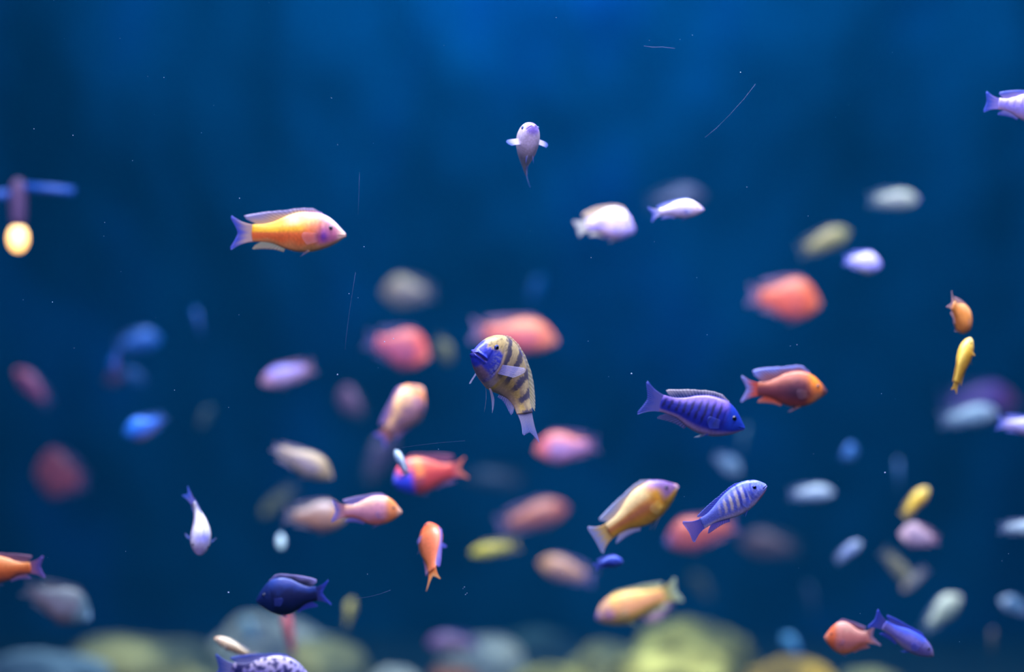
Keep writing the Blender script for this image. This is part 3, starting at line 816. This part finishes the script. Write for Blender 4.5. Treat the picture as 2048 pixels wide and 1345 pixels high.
# ---- softer fish further back --------------------------------------------
FAR = [
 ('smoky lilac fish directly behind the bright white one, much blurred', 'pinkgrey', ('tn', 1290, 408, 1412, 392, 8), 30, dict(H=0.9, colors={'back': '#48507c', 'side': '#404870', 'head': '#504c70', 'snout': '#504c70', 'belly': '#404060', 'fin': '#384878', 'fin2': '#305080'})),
 ('blurred silver-grey oval fish at upper right, nose right', 'pale', ('tn', 1733, 400, 1838, 400, 10), 24, dict(shape='slim', H=1.05, colors={'snout': '#9888d8', 'side': '#9898a0'})),
 ('blurred olive-yellow fish rising right, above the small lavender-blue one', 'olive', ('tn', 1594, 506, 1700, 464, 10), 26, dict(shape='slim', H=1.1, colors={'back': '#b8a468', 'side': '#a09058'})),
 ('blurred coral-red fish at right, above the copper one', 'coral', ('tn', 1492, 590, 1642, 610, 10), 24, dict(H=1.25)),
 ('large blurred pink-orange fish just behind the sharpest fish', 'coral', ('tn', 938, 660, 1114, 684, 8), 24, dict(shape='pointed', H=1.0, colors={'back': '#f88a50', 'head': '#f88060', 'side': '#d86068'})),
 ('blurred tan fish with faint tail to the right, upper centre left', 'tan', ('tn', 872, 586, 764, 586, 15), 32, dict(H=1.25, colors={'back': '#d0b890'})),
 ('blurred crimson fish with glowing pink head, nose down right, centre left', 'red', ('tn', 728, 678, 858, 716, 15), 24, dict(H=1.35, colors={'head': '#ff6858', 'snout': '#f89888', 'side': '#a84868', 'fin': '#584888'})),
 ('small blurred olive-grey fish between the crimson one and the sharpest fish', 'olive', ('c', 887, 700, 90, -60, 50), 28, dict(H=1.1, W=1.2)),
 ('blurred lilac-pink fish pointing down left, centre left', 'pinkgrey', ('tn', 632, 732, 522, 768, 10), 22, dict(shape='slim', H=1.1, colors={'back': '#9c90f0', 'side': '#a080b0'})),
 ('dusky purple round blurred fish left of the peach one with spread fins', 'brown', ('c', 704, 810, 110, 150, 50), 30, dict(H=1.2, W=1.2, colors={'side': '#785478', 'back': '#886080'})),
 ('blurred rose fish with a pale lilac flank, nose left, right below the sharpest one', 'red', ('tn', 1200, 888, 1070, 904, 10), 22, dict(H=1.05, colors={'back': '#e87868', 'side': '#a87ab4', 'head': '#e86868', 'belly': '#a05070', 'fin': '#a85870'})),
 ('blurred beige-tan fish, tail up left and nose down right, left of centre', 'tan', ('tn', 536, 888, 664, 958, 10), 16, dict(shape='pointed', H=0.92, dorsal=0.4, tail=0.7, tailspread=0.7, colors={'back': '#b09878', 'side': '#7c6c78', 'head': '#a08868', 'belly': '#807058', 'fin': '#b8a8b0'})),
 ('dim olive-brown fish, a soft smear left of the pale pink-brown one', 'olive', ('tn', 592, 972, 522, 1034, 20), 30, dict(shape='slim', H=0.8, colors={'back': '#686850', 'side': '#585848'})),
 ('pinkish-brown blurred fish partly behind the pink orange-headed one', 'tan', ('tn', 566, 1030, 690, 1040, 10), 18, dict(H=1.1, colors={'back': '#c0a4a0', 'side': '#a07064', 'belly': '#885048', 'head': '#b07858'})),
 ('small whitish-blue fish seen head-on at lower left', 'pale', ('c', 562, 1080, 62, -80, -62), 18, dict(H=1.15, W=1.8, pect_len=0, colors={'head': '#c8e0e8', 'back': '#b8d4e8', 'side': '#a8c8e0', 'belly': '#90b0d0', 'snout': '#c0e0e8'})),
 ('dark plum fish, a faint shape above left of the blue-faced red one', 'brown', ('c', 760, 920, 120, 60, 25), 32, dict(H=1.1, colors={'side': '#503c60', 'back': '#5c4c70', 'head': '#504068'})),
 ('mottled grey-brown fish with bright icy forehead at lower left, nose right', 'brown', ('tn', 48, 1172, 178, 1240, 10), 18, dict(H=1.15, colors={'head': '#506878', 'snout': '#90b8d8', 'side': '#605868', 'back': '#505860'})),
 ('blurred wine-red fish, largest red smear at left', 'red', ('c', 124, 955, 150, 175, 35), 30, dict(H=1.5, W=1.1, colors={'side': '#a84858', 'back': '#803c4c', 'belly': '#a04458', 'head': '#a84850'})),
 ('blurred dark-pink fish tilted down right at far left', 'red', ('tn', 104, 812, 30, 742, 12), 28, dict(shape='slim', H=1.1, colors={'side': '#904070', 'back': '#984870', 'head': '#903858', 'fin': '#303c60'})),
 ('blurred azure fish, upper one of the blue cluster at left', 'sky', ('tn', 232, 690, 320, 678, 12), 30, dict(H=1.1)),
 ('blurred bright blue small fish, leftmost of the blue cluster', 'sky', ('c', 230, 722, 70, 250, 25), 24, dict(H=1.1, colors={'belly': '#6858a0'})),
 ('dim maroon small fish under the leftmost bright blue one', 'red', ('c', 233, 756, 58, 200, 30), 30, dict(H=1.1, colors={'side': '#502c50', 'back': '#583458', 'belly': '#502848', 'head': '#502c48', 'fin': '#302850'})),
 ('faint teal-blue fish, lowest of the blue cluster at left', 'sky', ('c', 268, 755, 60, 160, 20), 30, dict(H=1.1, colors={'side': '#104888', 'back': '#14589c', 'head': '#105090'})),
 ('vivid blue fish with brownish belly, nose down left, left side', 'sky', ('tn', 340, 848, 246, 868, 10), 20, dict(H=1.1, vbend=0.8, colors={'belly': '#604858', 'back': '#4088f8'})),
 ('tiny faint blue and violet fish hanging upright, upper left', 'sky', ('c', 396, 646, 70, 110, 30), 28, dict(shape='slim', H=1.0, colors={'belly': '#503058', 'side': '#203c90', 'back': '#2860b8'})),
 ('tiny grey-green smudge of a fish, left of the beige-tan one', 'olive', ('c', 411, 835, 50, 60, 30), 30, dict(H=1.0, colors={'side': '#2c4450', 'back': '#344c54', 'head': '#2c4450'})),
 ('narrow red fish hanging head-down under the navy one, in front of the boulder', 'red', ('tn', 590, 1322, 568, 1226, 15), 20, dict(shape='slim', H=0.9, colors={'side': '#a84850', 'back': '#b85058', 'head': '#c85860', 'snout': '#c06060'})),
 ('pale cyan fish against the big lower-left boulder', 'sky', ('c', 498, 1262, 66, 130, 35), 30, dict(H=1.2, colors={'side': '#6898b0', 'back': '#88b8c8', 'head': '#80b0c0', 'belly': '#587898'})),
 ('mustard-yellow small fish above the right shoulder of the big boulder', 'olive', ('tn', 692, 1264, 704, 1200, 25), 24, dict(H=1.0, W=1.4, colors={'side': '#988c50', 'back': '#a89c50', 'head': '#a89848'})),
 ('blurred terracotta fish, nose right, lower centre', 'coral', ('tn', 992, 1054, 1136, 1018, 10), 28, dict(shape='slim', H=1.1, colors={'back': '#d88060', 'side': '#a85850', 'belly': '#784458', 'head': '#b85c50', 'snout': '#a05058', 'fin': '#905868'})),
 ('blurred lemon-yellow fish with tapering tail, nose left, lower centre', 'yellow', ('tn', 1040, 1088, 940, 1110, 12), 24, dict(shape='slim', H=0.8, colors={'back': '#c8b440', 'side': '#a89c38', 'head': '#d0c040', 'belly': '#888030', 'fin': '#707048', 'snout': '#c0b040'})),
 ('blurred apricot fish pointing up left, below the terracotta one', 'peach', ('tn', 1190, 1158, 1078, 1128, 10), 26, dict(shape='slim', H=1.2, colors={'back': '#e0a078', 'side': '#b07c70', 'head': '#d89868', 'belly': '#886070', 'snout': '#c88860', 'fin': '#886880'})),
 ('blurred red-orange fish with bluish face, behind the striped slender one', 'red', ('tn', 1478, 1046, 1330, 1090, 10), 22, dict(H=1.0, colors={'side': '#a04440', 'back': '#c85c44', 'head': '#904860', 'snout': '#4060a8', 'belly': '#784060', 'fin': '#e06840'})),
 ('pinkish-white fish tucked behind the yellow tail of the peach one', 'pinkgrey', ('c', 1316, 1222, 78, 220, 30), 20, dict(H=1.2, colors={'side': '#b89098', 'back': '#d0b0b8'})),
 ('small grey-blue fish above the head of the striped slender one', 'grey', ('tn', 1426, 910, 1482, 948, 20), 26, dict(H=1.1, colors={'side': '#607898', 'back': '#6888a8'})),
 ('small round cornflower-blue blurred fish at right of centre', 'sky', ('c', 1697, 908, 58, 20, 45), 24, dict(H=1.4, W=1.4, colors={'side': '#4070b0', 'back': '#4880d0', 'head': '#4878c8', 'belly': '#5078a0'})),
 ('blurred silvery-blue capsule-shaped fish, lying level at lower right', 'grey', ('tn', 1574, 988, 1670, 988, 12), 22, dict(shape='slim', H=1.0, W=1.1)),
 ('faint slate-blue fish hanging upright beside the small yellow one', 'grey', ('tn', 1797, 990, 1798, 920, 20), 28, dict(shape='slim', H=0.85, colors={'side': '#385c80', 'back': '#3868a0', 'head': '#3060a0'})),
 ('small bright yellow fish tilted up right at lower right', 'yellow', ('tn', 1803, 1034, 1858, 978, 12), 18, dict(shape='slim', H=1.1, W=1.2, fork=0.1)),
 ('pale pink round fish under the small bright yellow one', 'pinkgrey', ('tn', 1878, 1080, 1800, 1070, 18), 18, dict(H=1.35, colors={'head': '#e0b8c8', 'back': '#b898a8', 'side': '#98809c', 'snout': '#d0a8b8'})),
 ('small lavender-grey fish slanting up right above the violet-blue diver', 'grey', ('tn', 1668, 1124, 1724, 1086, 12), 20, dict(shape='slim', H=1.1, colors={'side': '#7888b8', 'back': '#8898c0'})),
 ('dim brownish-red fish, a faint smear below the capsule-shaped one', 'brown', ('tn', 1600, 1096, 1482, 1088, 15), 34, dict(H=1.0, colors={'side': '#5c404c', 'back': '#6c4850', 'head': '#684450', 'fin': '#403c48'})),
 ('olive-tan fish forming the left arm of a V at lower right', 'olive', ('tn', 1762, 1098, 1826, 1172, 15), 24, dict(shape='slim', H=0.9, colors={'side': '#706858', 'back': '#8c8468'})),
 ('grey-tan fish forming the right arm of a V at lower right', 'tan', ('tn', 1852, 1136, 1806, 1184, 15), 24, dict(shape='slim', H=0.9, colors={'side': '#686c80', 'back': '#807c78'})),
 ('pale green-grey oval fish, nose up right, at lower right', 'pale', ('tn', 1842, 1262, 1924, 1194, 15), 22, dict(H=1.0, W=1.2)),
 ('dim steel-blue fish cut by the right edge near the bottom', 'grey', ('tn', 2062, 1226, 2000, 1202, 10), 22, dict(H=1.1, colors={'side': '#48688c', 'back': '#507898'})),
 ('faint brown fish hanging upright near the lower right corner', 'brown', ('c', 1984, 1290, 70, 80, 30), 26, dict(H=1.1, colors={'side': '#4c4848', 'back': '#5c5850'})),
 ('pale grey-blue fish leaving at the right edge, tail flared to the left', 'grey', ('tn', 1994, 1056, 2092, 1060, 8), 16, dict(shape='slim', H=1.0, colors={'side': '#8ca0b8', 'back': '#a0b0c0'})),
 ('large blurred violet fish, nose right, under the thin yellow one', 'purple', ('tn', 1874, 806, 2038, 808, 10), 34, dict(H=1.0, colors={'side': '#583c90', 'back': '#7848a8', 'head': '#8c3c74'})),
 ('pale grey fish overlapping the large violet one from below', 'grey', ('tn', 1874, 842, 1996, 826, 10), 24, dict(shape='slim', H=1.0, colors={'side': '#7c94b0', 'back': '#90a8b8'})),
 ('light-blue fish over the yellow-brown boulder at lower right', 'sky', ('tn', 1600, 1310, 1566, 1272, 20), 28, dict(H=1.2, W=1.3, colors={'side': '#4880a8', 'back': '#58a0c8', 'head': '#58a0c8'})),
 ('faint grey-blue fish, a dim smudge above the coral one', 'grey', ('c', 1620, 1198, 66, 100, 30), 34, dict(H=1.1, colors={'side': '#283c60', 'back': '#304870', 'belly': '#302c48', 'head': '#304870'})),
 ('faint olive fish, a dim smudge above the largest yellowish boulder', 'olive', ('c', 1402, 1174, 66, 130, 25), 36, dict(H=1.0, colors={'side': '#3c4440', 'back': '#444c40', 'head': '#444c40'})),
 ('purple-brown fish gliding over the rocks at bottom centre, nose left', 'purple', ('tn', 966, 1290, 856, 1288, 10), 30, dict(shape='slim', H=1.1, colors={'side': '#785870', 'back': '#8c6890', 'head': '#8c6898', 'belly': '#885038'})),
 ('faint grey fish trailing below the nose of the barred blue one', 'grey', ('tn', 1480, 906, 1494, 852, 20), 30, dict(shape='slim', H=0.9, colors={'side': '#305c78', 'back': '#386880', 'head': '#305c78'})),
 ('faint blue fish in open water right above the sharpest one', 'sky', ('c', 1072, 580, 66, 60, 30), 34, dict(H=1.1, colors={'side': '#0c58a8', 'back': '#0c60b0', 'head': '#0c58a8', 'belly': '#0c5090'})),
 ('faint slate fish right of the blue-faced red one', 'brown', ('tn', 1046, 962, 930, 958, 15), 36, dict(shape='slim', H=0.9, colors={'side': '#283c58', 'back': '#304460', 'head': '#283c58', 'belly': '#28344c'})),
]
for lab, sty, pos, c, kw in FAR:
    kw = dict(kw)
    kw.setdefault('res', 0 if c > 22 else 1)
    kw.setdefault('alpha', 0.5)
    kw.setdefault('dorsal', 0.9)
    kw['H'] = kw.get('H', 1.0) * 1.15
    fish(lab, sty, pos, c, **kw)

# ---------------------------------------------------------------- boulders on the tank floor
def boulder(label, cx, topy, wpx, D, cols, seed, flat=0.75, deep=0.8):
    """cx, topy: where its crown shows; it reaches down to the floor."""
    r = wpx * D / F / 2
    top_ = P(cx, topy + 14, D)
    rz = r * flat
    m = mat_noise('boulder_stone', cols, scale=(8, 8, 11), detail=6, bump=0.8, seed=seed, pos=(0.36, 0.5, 0.62))
    import bmesh
    bm = bmesh.new()
    bmesh.ops.create_icosphere(bm, subdivisions=5, radius=1.0)
    zc = top_.z - rz
    h = zc - Z0
    for v in bm.verts:
        p = v.co.copy()
        n = noise.fractal(p * 1.3 + Vector((seed, seed * 2, 0)), 1.0, 2.0, 4)
        k = 1 + 0.20 * n
        # faceted shoulders
        q = Vector((abs(p.x) ** 0.9 * math.copysign(1, p.x), abs(p.y) ** 0.9 * math.copysign(1, p.y), p.z))
        z = q.z * rz * k if q.z > 0 else q.z * (h + 0.02)
        v.co = Vector((q.x * r * k, q.y * r * deep * k, z + (h)))
    me = bpy.data.meshes.new('boulder')
    bm.to_mesh(me); bm.free()
    me.polygons.foreach_set('use_smooth', [True] * len(me.polygons))
    o = link('boulder', me, mat=m)
    o.location = (top_.x, top_.y, Z0)
    tag(o, label, 'rock', 'boulders along the tank floor')
    return o

B_BLUE = ['#2c3c4c', '#485c68', '#748890']; B_OLIVE = ['#343c38', '#646448', '#98905c']
B_GREY = ['#48505c', '#888c84', '#b8b4a0']; B_YEL = ['#484834', '#888044', '#c4b864']; B_DARK = ['#182834', '#283c44', '#405450']
B_TAN = ['#584828', '#a88438', '#e0b040']
boulder('bluish low boulder in the bottom left corner', 70, 1290, 300, 4.3, B_BLUE, 1.3, 0.5)
boulder('olive-green broad boulder between the corner rock and the tall one', 280, 1262, 330, 4.6, B_OLIVE, 2.1, 0.5)
boulder('tall grey boulder behind the navy fish, largest at lower left', 560, 1222, 300, 4.7, B_GREY, 3.7, 0.8)
boulder('yellow-brown boulder leaning on the right side of the tall grey one', 650, 1262, 190, 4.5, B_OLIVE, 9.2, 0.9)
boulder('small pale-green stone right of the yellow-brown leaning boulder', 790, 1325, 110, 4.4, B_GREY, 5.4, 0.7)
boulder('grey-green boulder at bottom centre with a fish over it', 965, 1262, 170, 4.8, B_GREY, 6.6, 0.8)
boulder('rusty low stone in front of the grey-green boulder', 905, 1318, 110, 4.4, ['#583c30', '#80503c', '#705848'], 4.9, 0.6)
boulder('dark slanted boulder right of the grey-green one', 1080, 1248, 180, 5.2, B_DARK, 7.7, 0.7)
boulder('pale yellow low stone under the dark slanted boulder', 1095, 1322, 170, 4.3, B_YEL, 8.2, 0.5)
boulder('brownish-grey boulder under the peach violet-faced fish', 1235, 1275, 190, 4.7, B_OLIVE, 10.1, 0.8)
boulder('largest yellowish boulder, right of centre at the bottom', 1385, 1240, 270, 4.7, B_YEL, 11.6, 0.8)
boulder('bright pale-yellow stone in front of the largest yellowish boulder', 1335, 1290, 240, 4.3, B_YEL, 12.9, 0.5)
boulder('amber boulder at the bottom right of the largest yellowish one', 1585, 1308, 210, 4.4, B_TAN, 13.5, 0.6)
boulder('flat green-grey stone right of the amber boulder', 1740, 1326, 140, 4.6, B_OLIVE, 14.8, 0.5)

# ---------------------------------------------------------------- glowing solid standing in for a light mirrored in the front glass, left edge
reflection = bpy.data.objects.new('lamp_reflection', None)
COL.objects.link(reflection)
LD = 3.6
reflection.location = P(36, 430, LD)
tag(reflection, 'warm oval glow mirrored in the glass, purple smear and blue streak, at the left edge', 'reflection')
px = LD / F
def ellipsoid(name, c, rad, mat, parent, power=2.0, n=24):
    V, Fc = [], []
    for i in range(n + 1):
        th = math.pi * i / n
        for j in range(n):
            a = 2 * math.pi * j / n
            sx = math.sin(th) ** (2 / power)
            V.append((c[0] + rad[0] * sx * math.cos(a), c[1] + rad[1] * sx * math.sin(a), c[2] + rad[2] * math.copysign(abs(math.cos(th)) ** (2 / power), math.cos(th))))
    for i in range(n):
        for j in range(n):
            k = (j + 1) % n
            Fc.append((i * n + j, (i + 1) * n + j, (i + 1) * n + k, i * n + k))
    return link(name, mesh(name, V, Fc), parent, mat)
ellipsoid('reflected_glow', (0, 0, -47 * px), (19 * px, 19 * px, 26 * px), mat_plain('warm_glow', '#ffe0a0', 0.4, '#ffb860', 5.0), reflection)
ellipsoid('purple_smear', (0, 0, 22 * px), (17 * px, 17 * px, 50 * px), mat_plain('smear_purple', '#4c2c58', 0.6), reflection, power=3.2)
b_ = tube('blue_streak', [(15 * px, 0, 55 * px), (65 * px, 0, 51 * px), (112 * px, 0, 46 * px)], 9 * px, mat_plain('streak_blue', '#0a409c', 0.6), reflection, seg=16)
tube('added_bracket', [(-10 * px, 0.01, 40 * px), (-0.30, 0.10, 45 * px), (-TX - reflection.location.x - 0.02, 0.2, 50 * px)], 0.008, bpy.data.materials['streak_blue'], reflection, seg=12)  # added arm tying the stand-in to the side wall

# ---------------------------------------------------------------- specks drifting in the water
sp_pts = [(675, 750, 1.3), (1481, 145, 1.2), (105, 605, 1.0), (457, 1186, 1.6), (1263, 748, 1.8), (716, 596, .7), (787, 678, 1.2), (769, 684, 1.2),
          (929, 1175, .8), (926, 1178, .7), (934, 1187, .8), (931, 1190, .7), (1770, 946, 1.5), (349, 781, .8), (698, 588, .8), (146, 271, .9), (328, 155, .8),
          (68, 258, .8), (479, 397, .9), (877, 899, .7), (728, 494, 1.0), (1594, 690, .7), (1763, 788, .7)]
for _ in range(70):
    sp_pts.append((random.uniform(0, 2048), random.uniform(0, 1300), random.uniform(0.35, 0.6)))
V, Fc = [], []
for (x, y, r) in sp_pts:
    D = random.uniform(2.64, 2.72)
    c = P(x, y, D); rr = r * D / F * 1.1
    n = len(V)
    for dx, dy, dz in ((1, 0, 0), (-1, 0, 0), (0, 1, 0), (0, -1, 0), (0, 0, 1), (0, 0, -1)):
        V.append(c + Vector((dx, dy, dz)) * rr)
    for a, b, c_ in ((0, 2, 4), (2, 1, 4), (1, 3, 4), (3, 0, 4), (2, 0, 5), (1, 2, 5), (3, 1, 5), (0, 3, 5)):
        Fc.append((n + a, n + b, n + c_))
tag(link('suspended_specks', mesh('suspended_specks', V, Fc), mat=mat_plain('speck_white', '#a8c8ff', 0.6)),
    'fine white specks drifting in the water just behind the glass', 'specks', kind='stuff')
